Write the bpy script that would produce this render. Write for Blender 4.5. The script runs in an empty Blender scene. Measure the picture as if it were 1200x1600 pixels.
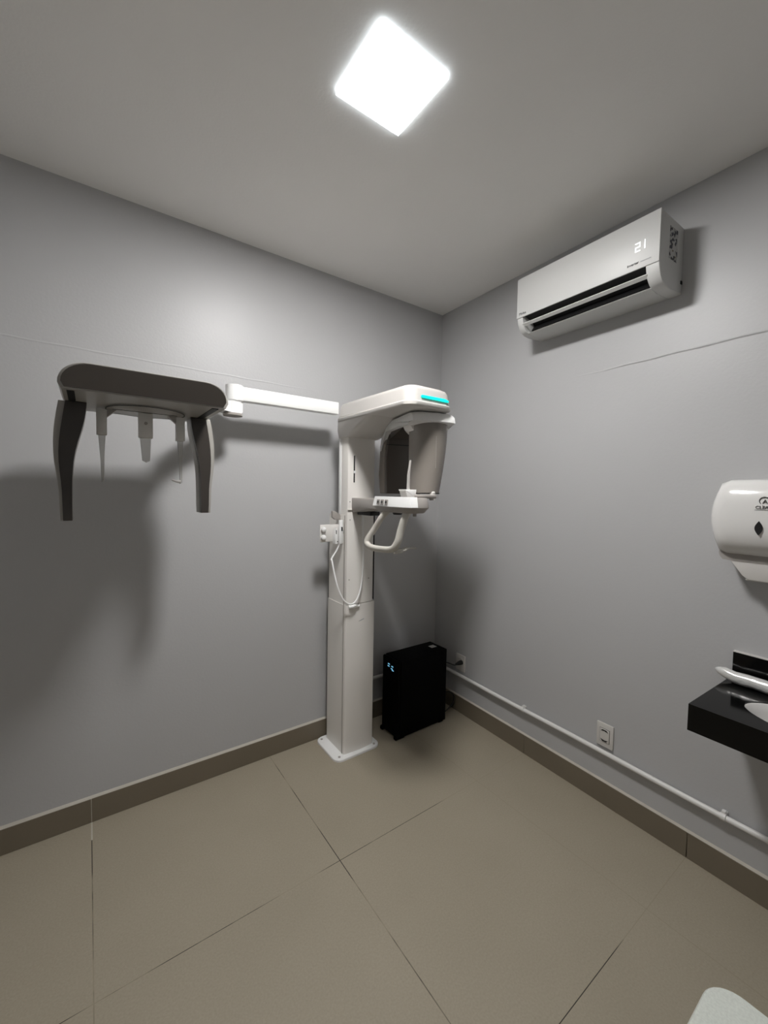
import bpy, bmesh, math, random
from mathutils import Vector, Matrix

random.seed(4)
scene = bpy.context.scene
COL = scene.collection

# ------------------------------------------------------------------ camera
F_PX = 641.8
YAW, PITCH, ROLL = 0.6249, -0.0471, 0.0172
fwd = Vector((math.sin(YAW) * math.cos(PITCH), math.cos(YAW) * math.cos(PITCH), math.sin(PITCH)))
rt = fwd.cross(Vector((0, 0, 1))).normalized()
upv = rt.cross(fwd)
r2 = math.cos(ROLL) * rt + math.sin(ROLL) * upv
u2 = -math.sin(ROLL) * rt + math.cos(ROLL) * upv
cam_data = bpy.data.cameras.new('camera')
cam = bpy.data.objects.new('camera', cam_data)
COL.objects.link(cam)
cam.matrix_world = Matrix(((r2.x, u2.x, -fwd.x, -2.0747), (r2.y, u2.y, -fwd.y, -2.2023),
                           (r2.z, u2.z, -fwd.z, 1.5), (0, 0, 0, 1)))
cam_data.sensor_fit = 'VERTICAL'
cam_data.sensor_height = 36.0
cam_data.lens = F_PX / 1600 * 36.0
cam_data.clip_start = 0.02
scene.camera = cam

# ------------------------------------------------------------------ world, exposure
LAMP_STRENGTH = 186.0
world = bpy.data.worlds.new('world')
scene.world = world
world.use_nodes = True
world.node_tree.nodes['Background'].inputs[0].default_value = (0.02, 0.02, 0.02, 1)
world.node_tree.nodes['Background'].inputs[1].default_value = 0.2
vs = scene.view_settings
vs.view_transform = 'Standard'
vs.look = 'None'
vs.gamma = 1
vs.use_curve_mapping = False
vs.exposure = 0.0


# ------------------------------------------------------------------ materials
def mat(name, color, rough=0.5, spec=0.5, noise=0.0, nscale=8.0, bump=0.0, bscale=300.0, metal=0.0,
        emit=None, estr=0.0, coat=0.0):
    m = bpy.data.materials.new(name)
    m.use_nodes = True
    nt = m.node_tree
    b = nt.nodes['Principled BSDF']
    b.inputs['Roughness'].default_value = rough
    b.inputs['Specular IOR Level'].default_value = spec
    b.inputs['Metallic'].default_value = metal
    b.inputs['Coat Weight'].default_value = coat
    col = (*color, 1)
    tc = nt.nodes.new('ShaderNodeTexCoord')
    if noise > 0:
        n = nt.nodes.new('ShaderNodeTexNoise')
        n.inputs['Scale'].default_value = nscale
        n.inputs['Detail'].default_value = 6
        nt.links.new(tc.outputs['Object'], n.inputs['Vector'])
        mx = nt.nodes.new('ShaderNodeMix')
        mx.data_type = 'RGBA'
        mx.inputs[6].default_value = tuple(c * (1 - noise) for c in color) + (1,)
        mx.inputs[7].default_value = tuple(min(1, c * (1 + noise)) for c in color) + (1,)
        nt.links.new(n.outputs['Fac'], mx.inputs[0])
        nt.links.new(mx.outputs[2], b.inputs['Base Color'])
    else:
        b.inputs['Base Color'].default_value = col
    if bump > 0:
        n2 = nt.nodes.new('ShaderNodeTexNoise')
        n2.inputs['Scale'].default_value = bscale
        n2.inputs['Detail'].default_value = 3
        nt.links.new(tc.outputs['Object'], n2.inputs['Vector'])
        bp = nt.nodes.new('ShaderNodeBump')
        bp.inputs['Strength'].default_value = bump
        bp.inputs['Distance'].default_value = 0.002
        nt.links.new(n2.outputs['Fac'], bp.inputs['Height'])
        nt.links.new(bp.outputs['Normal'], b.inputs['Normal'])
    if emit:
        b.inputs['Emission Color'].default_value = (*emit, 1)
        b.inputs['Emission Strength'].default_value = estr
    return m


M_WALL = mat('wall_paint', (0.485, 0.485, 0.488), 0.42, 0.4, noise=0.03, nscale=2.5, bump=0.25, bscale=90)
M_CEIL = mat('ceiling_paint', (0.90, 0.885, 0.86), 0.6, 0.3, noise=0.03, nscale=2, bump=0.2, bscale=120)
M_BASE = mat('baseboard_tile', (0.18, 0.152, 0.11), 0.45, 0.4, noise=0.08, nscale=6)
M_GROUT = mat('pale_grout', (0.50, 0.47, 0.41), 0.8, 0.2, noise=0.1, nscale=30)
M_WHITE = mat('white_plastic', (0.72, 0.70, 0.67), 0.35, 0.5, noise=0.02, nscale=5)
M_CAP = mat('bright_white_plastic', (0.86, 0.86, 0.85), 0.3, 0.5, noise=0.01)
M_COLM = mat('column_enamel', (0.80, 0.775, 0.735), 0.38, 0.5, noise=0.02, nscale=4)
M_TAUPE = mat('taupe_plastic', (0.25, 0.225, 0.20), 0.22, 0.5, noise=0.03, nscale=4)
M_DTAUPE = mat('dark_taupe_plastic', (0.075, 0.064, 0.055), 0.32, 0.5, noise=0.03, nscale=4)
M_LEG = mat('leg_fascia_plastic', (0.042, 0.036, 0.031), 0.3, 0.5, noise=0.03)
M_CEPH = mat('ceph_shell_plastic', (0.36, 0.345, 0.315), 0.4, 0.5, noise=0.02, nscale=4)
M_HOUSE = mat('housing_plastic', (0.46, 0.44, 0.415), 0.35, 0.5, noise=0.02, nscale=4)
M_HOUSE2 = mat('housing_rim_plastic', (0.60, 0.58, 0.55), 0.35, 0.5, noise=0.02, nscale=4)
M_GREY = mat('warm_grey_plastic', (0.36, 0.335, 0.31), 0.4, 0.5, noise=0.03)
M_DARK = mat('black_plastic', (0.008, 0.008, 0.008), 0.5, 0.4, noise=0.1)
M_PC = mat('black_case_metal', (0.0012, 0.0012, 0.0013), 0.7, 0.08, noise=0.1)
M_HANDLE = mat('ivory_handle_plastic', (0.56, 0.54, 0.49), 0.45, 0.4, noise=0.06, nscale=60)
M_LED = mat('cyan_status_light', (0.0, 0.5, 0.45), 0.4, emit=(0.0, 0.90, 0.72), estr=0.85)
M_BLUE = mat('blue_led', (0.05, 0.2, 0.3), 0.4, emit=(0.25, 0.65, 0.95), estr=0.7)
M_DISP = mat('white_segment_display', (0.9, 0.9, 0.9), 0.4, emit=(0.92, 0.96, 1.0), estr=1.1)
M_AC = mat('air_conditioner_shell', (0.62, 0.62, 0.605), 0.42, 0.4, noise=0.01)
M_INK = mat('dark_ink', (0.05, 0.05, 0.05), 0.6, 0.3, noise=0.1)
M_FAINT = mat('faint_grey_ink', (0.38, 0.39, 0.39), 0.6, 0.3, noise=0.1)
M_GRAN = mat('black_granite', (0.003, 0.003, 0.003), 0.10, 0.22, noise=0.5, nscale=120)
M_BASIN = mat('basin_ceramic', (0.74, 0.73, 0.71), 0.15, 0.6, noise=0.01)
M_PIPE = mat('pvc_conduit', (0.74, 0.73, 0.71), 0.4, 0.5, noise=0.03, nscale=10)
M_SOCK = mat('socket_plastic', (0.62, 0.60, 0.57), 0.35, 0.5, noise=0.02)
M_STOOL = mat('mottled_grey_laminate', (0.62, 0.65, 0.60), 0.55, 0.3, noise=0.18, nscale=220)
M_METAL = mat('chrome', (0.6, 0.6, 0.6), 0.2, 0.5, metal=1.0, noise=0.02)
M_FILM = mat('wrinkled_silver_film', (0.72, 0.72, 0.70), 0.22, 0.6, noise=0.08, nscale=60, bump=1.0, bscale=70, metal=0.25)
M_STICK = mat('pale_sticker', (0.55, 0.55, 0.52), 0.6, 0.3, noise=0.15, nscale=60)
M_CLEAR = mat('frosted_clear_plastic', (0.62, 0.61, 0.58), 0.25, 0.5, noise=0.02)
M_CLEAR.node_tree.nodes['Principled BSDF'].inputs['Alpha'].default_value = 0.55
M_LAMP = mat('lit_diffuser', (0.9, 0.9, 0.9), 0.5, emit=(1.0, 0.985, 0.975), estr=LAMP_STRENGTH)
M_LAMPSIDE = mat('lit_translucent_frame', (0.9, 0.9, 0.9), 0.5, emit=(0.86, 0.94, 1.0), estr=5.0)
M_CABLE = mat('black_cable_rubber', (0.008, 0.008, 0.008), 0.45, 0.4, noise=0.1)


def energy_label_material():
    m = mat('printed_label', (0.35, 0.35, 0.34), 0.5, 0.3)
    nt = m.node_tree
    b = nt.nodes['Principled BSDF']
    tc = nt.nodes.new('ShaderNodeTexCoord')
    v = nt.nodes.new('ShaderNodeTexVoronoi')
    v.inputs['Scale'].default_value = 95
    nt.links.new(tc.outputs['Object'], v.inputs['Vector'])
    cr = nt.nodes.new('ShaderNodeValToRGB')
    cr.color_ramp.interpolation = 'CONSTANT'
    cols = [(0.0, (0.05, 0.05, 0.06)), (0.22, (0.5, 0.5, 0.49)), (0.66, (0.16, 0.13, 0.09)), (0.7, (0.42, 0.42, 0.4)),
            (0.88, (0.09, 0.09, 0.12))]
    el = cr.color_ramp.elements
    el[0].position, el[0].color = cols[0][0], (*cols[0][1], 1)
    el[1].position, el[1].color = cols[1][0], (*cols[1][1], 1)
    for p, c in cols[2:]:
        e = el.new(p)
        e.color = (*c, 1)
    sep = nt.nodes.new('ShaderNodeSeparateColor')
    nt.links.new(v.outputs['Color'], sep.inputs[0])
    nt.links.new(sep.outputs[0], cr.inputs[0])
    nt.links.new(cr.outputs[0], b.inputs['Base Color'])
    return m


M_LABEL = energy_label_material()


def floor_material():
    """Large square porcelain tiles, tight dark joints unevenly filled with dirt."""
    m = bpy.data.materials.new('floor_porcelain_tiles')
    m.use_nodes = True
    nt = m.node_tree
    N, Lk = nt.nodes, nt.links
    b = N['Principled BSDF']
    tc = N.new('ShaderNodeTexCoord')
    sp = N.new('ShaderNodeSeparateXYZ')
    Lk.new(tc.outputs['Object'], sp.inputs[0])

    def mth(op, a, c=None, v1=None):
        n = N.new('ShaderNodeMath')
        n.operation = op
        Lk.new(a, n.inputs[0])
        if c is not None:
            Lk.new(c, n.inputs[1])
        if v1 is not None:
            n.inputs[1].default_value = v1
        return n.outputs[0]

    def line(out, off, pitch, half):
        t = mth('MULTIPLY', mth('ADD', out, v1=-off), v1=1 / pitch)
        fr = mth('FRACT', mth('ADD', t, v1=100.5))
        d = mth('MULTIPLY', mth('ABSOLUTE', mth('ADD', fr, v1=-0.5)), v1=pitch)
        return mth('LESS_THAN', d, v1=half)

    lx = line(sp.outputs[0], -1.2614, 0.8195, 0.0016)
    ly = line(sp.outputs[1], -0.8101, 0.8078, 0.0012)
    joint = mth('MAXIMUM', lx, ly)
    # dirt strength along the joints
    n = N.new('ShaderNodeTexNoise')
    n.inputs['Scale'].default_value = 3.3
    n.inputs['Detail'].default_value = 4
    Lk.new(tc.outputs['Object'], n.inputs['Vector'])
    cr = N.new('ShaderNodeValToRGB')
    cr.color_ramp.elements[0].position = 0.43
    cr.color_ramp.elements[1].position = 0.56
    Lk.new(n.outputs['Fac'], cr.inputs[0])
    n3 = N.new('ShaderNodeTexNoise')
    n3.inputs['Scale'].default_value = 2.0
    n3.inputs['Detail'].default_value = 5
    Lk.new(tc.outputs['Object'], n3.inputs['Vector'])
    base = N.new('ShaderNodeMix')
    base.data_type = 'RGBA'
    base.inputs[6].default_value = (0.345, 0.302, 0.228, 1)
    base.inputs[7].default_value = (0.425, 0.375, 0.29, 1)
    Lk.new(n3.outputs['Fac'], base.inputs[0])
    # fine speckle
    n4 = N.new('ShaderNodeTexNoise')
    n4.inputs['Scale'].default_value = 160
    Lk.new(tc.outputs['Object'], n4.inputs['Vector'])
    sk = N.new('ShaderNodeMix')
    sk.data_type = 'RGBA'
    sk.blend_type = 'MULTIPLY'
    sk.inputs[0].default_value = 0.25
    Lk.new(base.outputs[2], sk.inputs[6])
    Lk.new(n4.outputs['Fac'], sk.inputs[7])
    dirt = N.new('ShaderNodeMix')
    dirt.data_type = 'RGBA'
    dirt.inputs[6].default_value = (0.30, 0.262, 0.195, 1)
    dirt.inputs[7].default_value = (0.030, 0.022, 0.016, 1)
    # the joint close to the right wall has stayed clean
    clean = mth('LESS_THAN', sp.outputs[0], v1=-0.62)
    worn = mth('GREATER_THAN', mth('ABSOLUTE', mth('ADD', sp.outputs[1], v1=1.618)), v1=0.3)
    Lk.new(mth('MULTIPLY', cr.outputs[0], mth('MAXIMUM', clean, mth('SUBTRACT', worn, v1=1.0))), dirt.inputs[0])
    fin = N.new('ShaderNodeMix')
    fin.data_type = 'RGBA'
    Lk.new(joint, fin.inputs[0])
    Lk.new(sk.outputs[2], fin.inputs[6])
    Lk.new(dirt.outputs[2], fin.inputs[7])
    Lk.new(fin.outputs[2], b.inputs['Base Color'])
    b.inputs['Roughness'].default_value = 0.55
    b.inputs['Specular IOR Level'].default_value = 0.4
    bp = N.new('ShaderNodeBump')
    bp.inputs['Strength'].default_value = 0.3
    bp.inputs['Distance'].default_value = 0.001
    inv = mth('SUBTRACT', joint, v1=1.0)
    Lk.new(mth('MULTIPLY', inv, v1=-1.0), bp.inputs['Height'])
    Lk.new(bp.outputs['Normal'], b.inputs['Normal'])
    return m


M_FLOOR = floor_material()


# ------------------------------------------------------------------ mesh helpers
def add_box(bm, lo, hi, bevel=0.0, seg=2):
    vs_ = [bm.verts.new((x, y, z)) for x in (lo[0], hi[0]) for y in (lo[1], hi[1]) for z in (lo[2], hi[2])]
    fs = [(0, 1, 3, 2), (4, 6, 7, 5), (0, 4, 5, 1), (2, 3, 7, 6), (0, 2, 6, 4), (1, 5, 7, 3)]
    faces = [bm.faces.new([vs_[i] for i in f]) for f in fs]
    if bevel > 0:
        edges = list({e for f in faces for e in f.edges})
        bmesh.ops.bevel(bm, geom=edges, offset=bevel, segments=seg, profile=0.5, affect='EDGES')
    return bm


def add_prism(bm, pts, plane, a, b, bevel=0.0, seg=2):
    """Outline pts extruded between a and b. plane 'xz' (along y), 'yz' (along x), 'xy' (along z)."""
    def P(p, t):
        return {'xz': (p[0], t, p[1]), 'yz': (t, p[0], p[1]), 'xy': (p[0], p[1], t)}[plane]
    A = [bm.verts.new(P(p, a)) for p in pts]
    B = [bm.verts.new(P(p, b)) for p in pts]
    n = len(pts)
    faces = [bm.faces.new(A), bm.faces.new(list(reversed(B)))]
    for i in range(n):
        faces.append(bm.faces.new([A[i], B[i], B[(i + 1) % n], A[(i + 1) % n]]))
    if bevel > 0:
        caps = list({e for f in faces[:2] for e in f.edges})
        bmesh.ops.bevel(bm, geom=caps, offset=bevel, segments=seg, profile=0.5, affect='EDGES')
    return bm


def add_loft(bm, rings, cap=True):
    R = [[bm.verts.new(p) for p in r] for r in rings]
    n = len(R[0])
    for k in range(len(R) - 1):
        for i in range(n):
            bm.faces.new([R[k][i], R[k][(i + 1) % n], R[k + 1][(i + 1) % n], R[k + 1][i]])
    if cap:
        bm.faces.new(list(reversed(R[0])))
        bm.faces.new(R[-1])
    return bm


def rrect(x0, x1, y0, y1, r, n=6):
    pts = []
    for cx, cy, a0 in ((x1 - r, y1 - r, 0), (x0 + r, y1 - r, 90), (x0 + r, y0 + r, 180), (x1 - r, y0 + r, 270)):
        for k in range(n + 1):
            a = math.radians(a0 + 90 * k / n)
            pts.append((cx + r * math.cos(a), cy + r * math.sin(a)))
    return pts


def spline(pts, n=8):
    P = [Vector(p) for p in pts]
    P = [2 * P[0] - P[1]] + P + [2 * P[-1] - P[-2]]
    out = []
    for i in range(1, len(P) - 2):
        for k in range(n):
            t = k / n
            a, b, c, d = P[i - 1], P[i], P[i + 1], P[i + 2]
            out.append(0.5 * ((2 * b) + (c - a) * t + (2 * a - 5 * b + 4 * c - d) * t * t + (3 * b - a - 3 * c + d) * t ** 3))
    out.append(P[-2])
    return out


def add_tube(bm, path, rad, n=12, flat=1.0):
    path = [Vector(p) for p in path]
    rings = []
    up = None
    for i, p in enumerate(path):
        t = (path[min(i + 1, len(path) - 1)] - path[max(i - 1, 0)]).normalized()
        if up is None:
            up = t.orthogonal().normalized()
        up = (up - t * up.dot(t)).normalized()
        s = t.cross(up)
        r = rad[i] if isinstance(rad, (list, tuple)) else rad
        rings.append([p + r * (math.cos(2 * math.pi * k / n) * up + flat * math.sin(2 * math.pi * k / n) * s) for k in range(n)])
    return add_loft(bm, rings)


def add_lathe(bm, prof, origin=(0, 0, 0), n=32):
    """prof: (radius, z) list, around the z axis at origin."""
    ox, oy, oz = origin
    rings = [[(ox + r * math.cos(2 * math.pi * k / n), oy + r * math.sin(2 * math.pi * k / n), oz + z) for k in range(n)]
             for r, z in prof]
    return add_loft(bm, rings)


def NB():
    return bmesh.new()


def obj(name, bm, material, parent=None, angle=38, world_coords=True):
    """One mesh object. Coordinates are in the frame of the thing the part belongs to, unless world_coords."""
    bmesh.ops.recalc_face_normals(bm, faces=bm.faces)
    bm.normal_update()
    lim = math.radians(angle)
    for f in bm.faces:
        f.smooth = True
    for e in bm.edges:
        if len(e.link_faces) == 2:
            e.smooth = e.calc_face_angle(0.0) < lim
    off = None
    root = parent
    while root is not None and root.parent is not None:
        root = root.parent
    if root is not None and world_coords:
        bm.transform(root.matrix_basis.inverted())
    me = bpy.data.meshes.new(name)
    bm.to_mesh(me)
    bm.free()
    me.materials.append(material)
    o = bpy.data.objects.new(name, me)
    COL.objects.link(o)
    if parent is not None:
        o.parent = parent
    return o


def thing(name, label, cat, loc=(0, 0, 0), rot=0.0, group=None):
    o = bpy.data.objects.new(name, None)
    o.empty_display_size = 0.05
    COL.objects.link(o)
    o.matrix_basis = Matrix.Translation(Vector(loc)) @ Matrix.Rotation(rot, 4, 'Z')
    o['label'] = label
    o['category'] = cat
    if group:
        o['group'] = group
    return o


def tag(o, label, cat, group=None):
    o['label'] = label
    o['category'] = cat
    if group:
        o['group'] = group
    return o


def struct(name, bm, m):
    o = obj(name, bm, m)
    o['kind'] = 'structure'
    return o


def text_obj(name, body, size, matrix, material, parent, extrude=0.0004, align='CENTER', shear=0.0, bold=0.0):
    """Lettering as thin real geometry. matrix is in the parent root's frame."""
    cu = bpy.data.curves.new(name + '_curve', 'FONT')
    cu.body = body
    cu.size = size
    cu.extrude = extrude
    cu.align_x = align
    cu.align_y = 'CENTER'
    cu.shear = shear
    cu.offset = bold
    tmp = bpy.data.objects.new(name + '_tmp', cu)
    COL.objects.link(tmp)
    dg = bpy.context.evaluated_depsgraph_get()
    me = bpy.data.meshes.new_from_object(tmp.evaluated_get(dg))
    bpy.data.objects.remove(tmp)
    bpy.data.curves.remove(cu)
    me.transform(matrix)
    me.materials.clear()
    me.materials.append(material)
    me.name = name
    o = bpy.data.objects.new(name, me)
    COL.objects.link(o)
    o.parent = parent
    return o


def wall_text_matrix(x, y, z, tilt=0.0):
    """Lettering on a face that looks towards local -y (reads left to right along +x)."""
    return Matrix.Translation((x, y, z)) @ Matrix.Rotation(math.radians(90) + tilt, 4, 'X')


# the right wall leans 2 degrees off square; its things are built in a frame
# x = distance along the wall from the corner, -y = out into the room
A = 0.0361
RW_ROT = math.atan2(-math.cos(A), -math.sin(A))


def rw(s, off, z):
    return Vector((-math.sin(A) * s - math.cos(A) * off, -math.cos(A) * s + math.sin(A) * off, z))


def rthing(name, label, cat, s, z, group=None):
    return thing(name, label, cat, rw(s, 0, z), RW_ROT, group)


# ------------------------------------------------------------------ room shell
XL, YN, H = -3.15, -3.05, 2.7724
bm = NB(); add_box(bm, (XL - 0.1, YN - 0.1, -0.1), (0.35, 0.1, 0)); struct('floor', bm, M_FLOOR)
bm = NB(); add_box(bm, (XL - 0.1, YN - 0.1, H), (0.35, 0.1, H + 0.1)); struct('ceiling', bm, M_CEIL)
bm = NB(); add_box(bm, (XL - 0.1, 0, 0), (0.15, 0.1, H)); struct('wall_left', bm, M_WALL)
bm = NB()
for_s = -YN + 0.15
add_prism(bm, [tuple(rw(0.0, 0, 0).xy), tuple(rw(for_s, 0, 0).xy), tuple(rw(for_s, -0.1, 0).xy), tuple(rw(0.0, -0.1, 0).xy)], 'xy', 0, H)
struct('wall_right', bm, M_WALL)
bm = NB(); add_box(bm, (XL - 0.1, YN, 0), (XL, 0, H)); struct('wall_far_left', bm, M_WALL)
bm = NB(); add_box(bm, (XL - 0.1, YN - 0.1, 0), (0.1, YN, H)); struct('wall_back', bm, M_WALL)

BB = 0.109
bm = NB()
for x0, x1 in ((XL, -2.0816), (-2.0794, -0.0)):
    add_box(bm, (x0, -0.012, 0), (x1, 0, BB), 0.0012, 1)
struct('baseboard_left', bm, M_BASE)
bm = NB()
add_prism(bm, [(-0.0105, BB - 0.0005), (0, BB - 0.0005), (0, BB + 0.009)], 'yz', XL, -0.01)
add_box(bm, (-2.0816, -0.0105, 0.002), (-2.0794, 0, BB))
struct('trim_1', bm, M_GROUT)

RM = Matrix.Translation(rw(0, 0, 0)) @ Matrix.Rotation(RW_ROT, 4, 'Z')
bm = NB()
for s0, s1 in ((0.012, 0.81), (0.812, 1.62), (1.622, 2.43), (2.432, 3.0)):
    add_box(bm, (s0, -0.012, 0), (s1, 0, BB), 0.0012, 1)
bm.transform(RM)
struct('baseboard_right', bm, M_BASE)
bm = NB()
add_prism(bm, [(-0.0105, BB - 0.0005), (0, BB - 0.0005), (0, BB + 0.007)], 'yz', 0.012, 3.0)
bm.transform(RM)
struct('trim_2', bm, M_GROUT)
# pale new grout in the first bit of the floor joint by the left wall
bm = NB(); add_box(bm, (-2.0835, -0.125, -0.001), (-2.0775, -0.012, 0.0010)); struct('trim_3', bm, M_GROUT)


def ridge(name, x0, x1, z0, z1, M4=None, h=0.0022):
    """Paint ridge left along the wall: a long low lens-shaped welt that fades out at both ends."""
    bm = NB()
    n = 60
    rings = []
    for i in range(n + 1):
        t = i / n
        x = x0 + (x1 - x0) * t
        e = min(1, 6 * t, 6 * (1 - t)) * (0.75 + 0.25 * math.sin(i * 1.7) * math.sin(i * 0.53))
        z = z0 + (z1 - z0) * t + 0.0012 * math.sin(i * 0.8)
        e = max(e, 0.03)
        rings.append([(x, 0.0005, z - 0.006), (x, -h * e, z - 0.0005), (x, -h * e * 0.7, z + 0.002), (x, 0.0005, z + 0.006)])
    add_loft(bm, rings)
    if M4:
        bm.transform(M4)
    struct(name, bm, M_WALL)


ridge('trim_4', -2.6, -0.98, 2.091, 2.083)
ridge('trim_5', 1.02, 2.6, 2.108, 2.117, RM, 0.004)

# ------------------------------------------------------------------ ceiling lamp
lt = thing('ceiling_lamp', 'square glowing white ceiling light panel', 'ceiling lamp', (-1.292, -1.116, H))
hx = 0.125
bm = NB()
for x0, x1, y0, y1 in ((-hx, hx, -hx, -hx + .003), (-hx, hx, hx - .003, hx), (-hx, -hx + .003, -hx + .003, hx - .003), (hx - .003, hx, -hx + .003, hx - .003)):
    add_box(bm, (-1.292 + x0, -1.116 + y0, H - 0.0125), (-1.292 + x1, -1.116 + y1, H))
obj('lamp_frame', bm, M_LAMPSIDE, lt)
bm = NB(); add_box(bm, (-1.292 - hx + .0031, -1.116 - hx + .0031, H - 0.0122), (-1.292 + hx - .0031, -1.116 + hx - .0031, H - 0.0100))
obj('diffuser', bm, M_LAMP, lt)

# ------------------------------------------------------------------ panoramic x-ray machine
pan = thing('dental_xray_machine', 'tall white panoramic dental x-ray machine with column, rotating heads and long left arm', 'x-ray machine',
            (-0.83, -0.14, 0))
# base plate
bm = NB()
add_loft(bm, [[(x, y, 0.0) for x, y in rrect(-0.985, -0.685, -0.285, -0.020, 0.045)],
              [(x, y, 0.010) for x, y in rrect(-0.985, -0.685, -0.285, -0.020, 0.045)],
              [(x, y, 0.013) for x, y in rrect(-0.982, -0.688, -0.282, -0.023, 0.042)]])
bp_ = obj('base_plate', bm, M_CAP, pan)
for x, y in ((-0.955, -0.05), (-0.715, -0.05), (-0.70 - .02, -0.262), (-0.95, -0.255)):
    bm = NB(); add_lathe(bm, [(0.007, 0.013), (0.007, 0.016), (0.004, 0.018)], (x, y, 0), 12)
    obj('bolt', bm, M_GREY, bp_)


def col_plan(x0, x1, y0, y1, bow=0.006, r=0.012):
    """Column section, its front face bowed a little."""
    pts = [(x1, y1), (x0, y1)]
    pts += [(x0, y0 + r), (x0 + r * 0.3, y0 + r * 0.3), (x0 + r, y0)]
    for k in range(1, 8):
        t = k / 8
        pts.append((x0 + r + (x1 - x0 - 2 * r) * t, y0 - bow * math.sin(math.pi * t)))
    pts += [(x1 - r, y0), (x1 - r * 0.3, y0 + r * 0.3), (x1, y0 + r)]
    return pts


def col_piece(name, z0, z1, x0, x1, y0, y1, m=M_COLM, parent=None, **k):
    bm = NB()
    pl = col_plan(x0, x1, y0, y1, **k)
    add_loft(bm, [[(x, y, z0) for x, y in pl], [(x, y, z1) for x, y in pl]])
    return obj(name, bm, m, parent or pan, angle=25)


# lower cover: side panel, then front panel separated by a fine seam
col_piece('lower_cover', 0.013, 0.868, -0.922, -0.722, -0.252, -0.050)
bm = NB()
add_box(bm, (-0.925, -0.236, 0.014), (-0.9205, -0.2335, 1.37), 0.0)
obj('seam_strip', bm, M_GREY, pan)
fixed = col_piece('rear_column', 0.868, 1.372, -0.920, -0.735, -0.225, -0.055, bow=0.0)
col_piece('front_cover', 0.872, 1.40, -0.917, -0.733, -0.250, -0.2255)
uc = col_piece('upper_column', 1.372, 1.802, -0.915, -0.733, -0.250, -0.180)
bm = NB(); add_box(bm, (-0.919, -0.1795, 1.372), (-0.765, -0.150, 1.802), 0.008, 3)
obj('side_rail', bm, M_CAP, pan)
bm = NB(); add_box(bm, (-0.7325, -0.226, 0.868), (-0.719, -0.150, 1.43), 0.003, 2)
obj('side_rail', bm, M_COLM, pan)
bm = NB(); add_box(bm, (-0.7345, -0.2515, 0.880), (-0.7315, -0.2265, 1.45), 0.0)
obj('gap_strip', bm, M_DARK, pan)
bm = NB(); add_box(bm, (-0.913, -0.2575, 1.4), (-0.735, -0.2495, 1.4022)); obj('seam_strip', bm, M_GREY, pan)
# slot with its pointer
bm = NB(); add_box(bm, (-0.8800, -0.2580, 1.553), (-0.8735, -0.250, 1.702), 0.002, 1)
sl = obj('height_slot', bm, M_DARK, pan)
bm = NB(); add_box(bm, (-0.8835, -0.2615, 1.604), (-0.8700, -0.2575, 1.618), 0.002, 1)
obj('pointer', bm, M_CAP, sl)
for x, z in ((-0.901, 1.446), (-0.899, 1.346), (-0.9, 1.011), (-0.772, 1.008)):
    bm = NB(); add_lathe(bm, [(0.0035, 0), (0.0035, 0.0015)], (0, 0, 0), 10)
    bm.transform(Matrix.Translation((x, -0.2515 if x < -.85 else -.2555, z)) @ Matrix.Rotation(math.radians(90), 4, 'X'))
    obj('screw', bm, M_GREY, pan)
# latch lip and faint logo on the lower cover
bm = NB(); add_prism(bm, [(-0.256, 0.868), (-0.2695, 0.862), (-0.2695, 0.856), (-0.256, 0.846)], 'yz', -0.904, -0.835, 0.003)
obj('latch_lip', bm, M_CAP, pan)
bm = NB()
add_prism(bm, [(-0.838, 0.7685), (-0.829, 0.772), (-0.812, 0.777), (-0.801, 0.779), (-0.802, 0.776), (-0.815, 0.772), (-0.83, 0.768)],
          'xz', -0.2592, -0.2570)
obj('logo_mark', bm, M_FAINT, pan)

# overhead housing
bm = NB()
hx0, hx1, hy0, hy1 = -0.952, -0.668, -0.815, -0.150
rings = []
for z, ins, r in ((1.882, 0.012, 0.06), (1.886, 0.002, 0.06), (1.889, 0, 0.06), (1.903, 0.0, 0.06), (1.906, 0.003, 0.058)):
    rings.append([(x, y, z) for x, y in rrect(hx0 + ins, hx1 - ins, hy0 + ins, hy1 - ins, r, 8)])
add_loft(bm, rings)
housing = obj('overhead_housing', bm, M_HOUSE2, pan)
bm = NB()
rings = []
for z, ins, r in ((1.9065, 0.005, 0.058), (1.909, 0.006, 0.058), (1.962, 0.013, 0.055), (1.976, 0.020, 0.052), (1.986, 0.040, 0.045), (1.990, 0.075, 0.04)):
    rings.append([(x, y, z + 0.012 * (y + 0.5)) for x, y in rrect(hx0 + ins, hx1 - ins, hy0 + ins, hy1 - ins, r, 8)])
add_loft(bm, rings)
obj('top_cover', bm, M_HOUSE, housing)
# status light on the rounded front
bm = NB()
add_prism(bm, [(-0.880, 1.927), (-0.874, 1.934), (-0.735, 1.935), (-0.712, 1.929), (-0.712, 1.921), (-0.735, 1.921), (-0.874, 1.922)],
          'xz', -0.8120, -0.8060, 0.001, 1)
obj('status_light', bm, M_LED, housing)
# neck down to the column
bm = NB()
lo_ = rrect(-0.930, -0.725, -0.285, -0.150, 0.03, 4)
hi_ = rrect(-0.948, -0.675, -0.520, -0.152, 0.05, 4)
mid = [((a[0] + b[0]) / 2 + (0.004 if a[0] > -.83 else -0.004), a[1] * 0.6 + b[1] * 0.4) for a, b in zip(lo_, hi_)]
add_loft(bm, [[(x, y, 1.800) for x, y in lo_], [(x, y, 1.836) for x, y in mid], [(x, y, 1.884) for x, y in hi_]])
obj('neck', bm, M_HOUSE2, housing)

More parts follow.
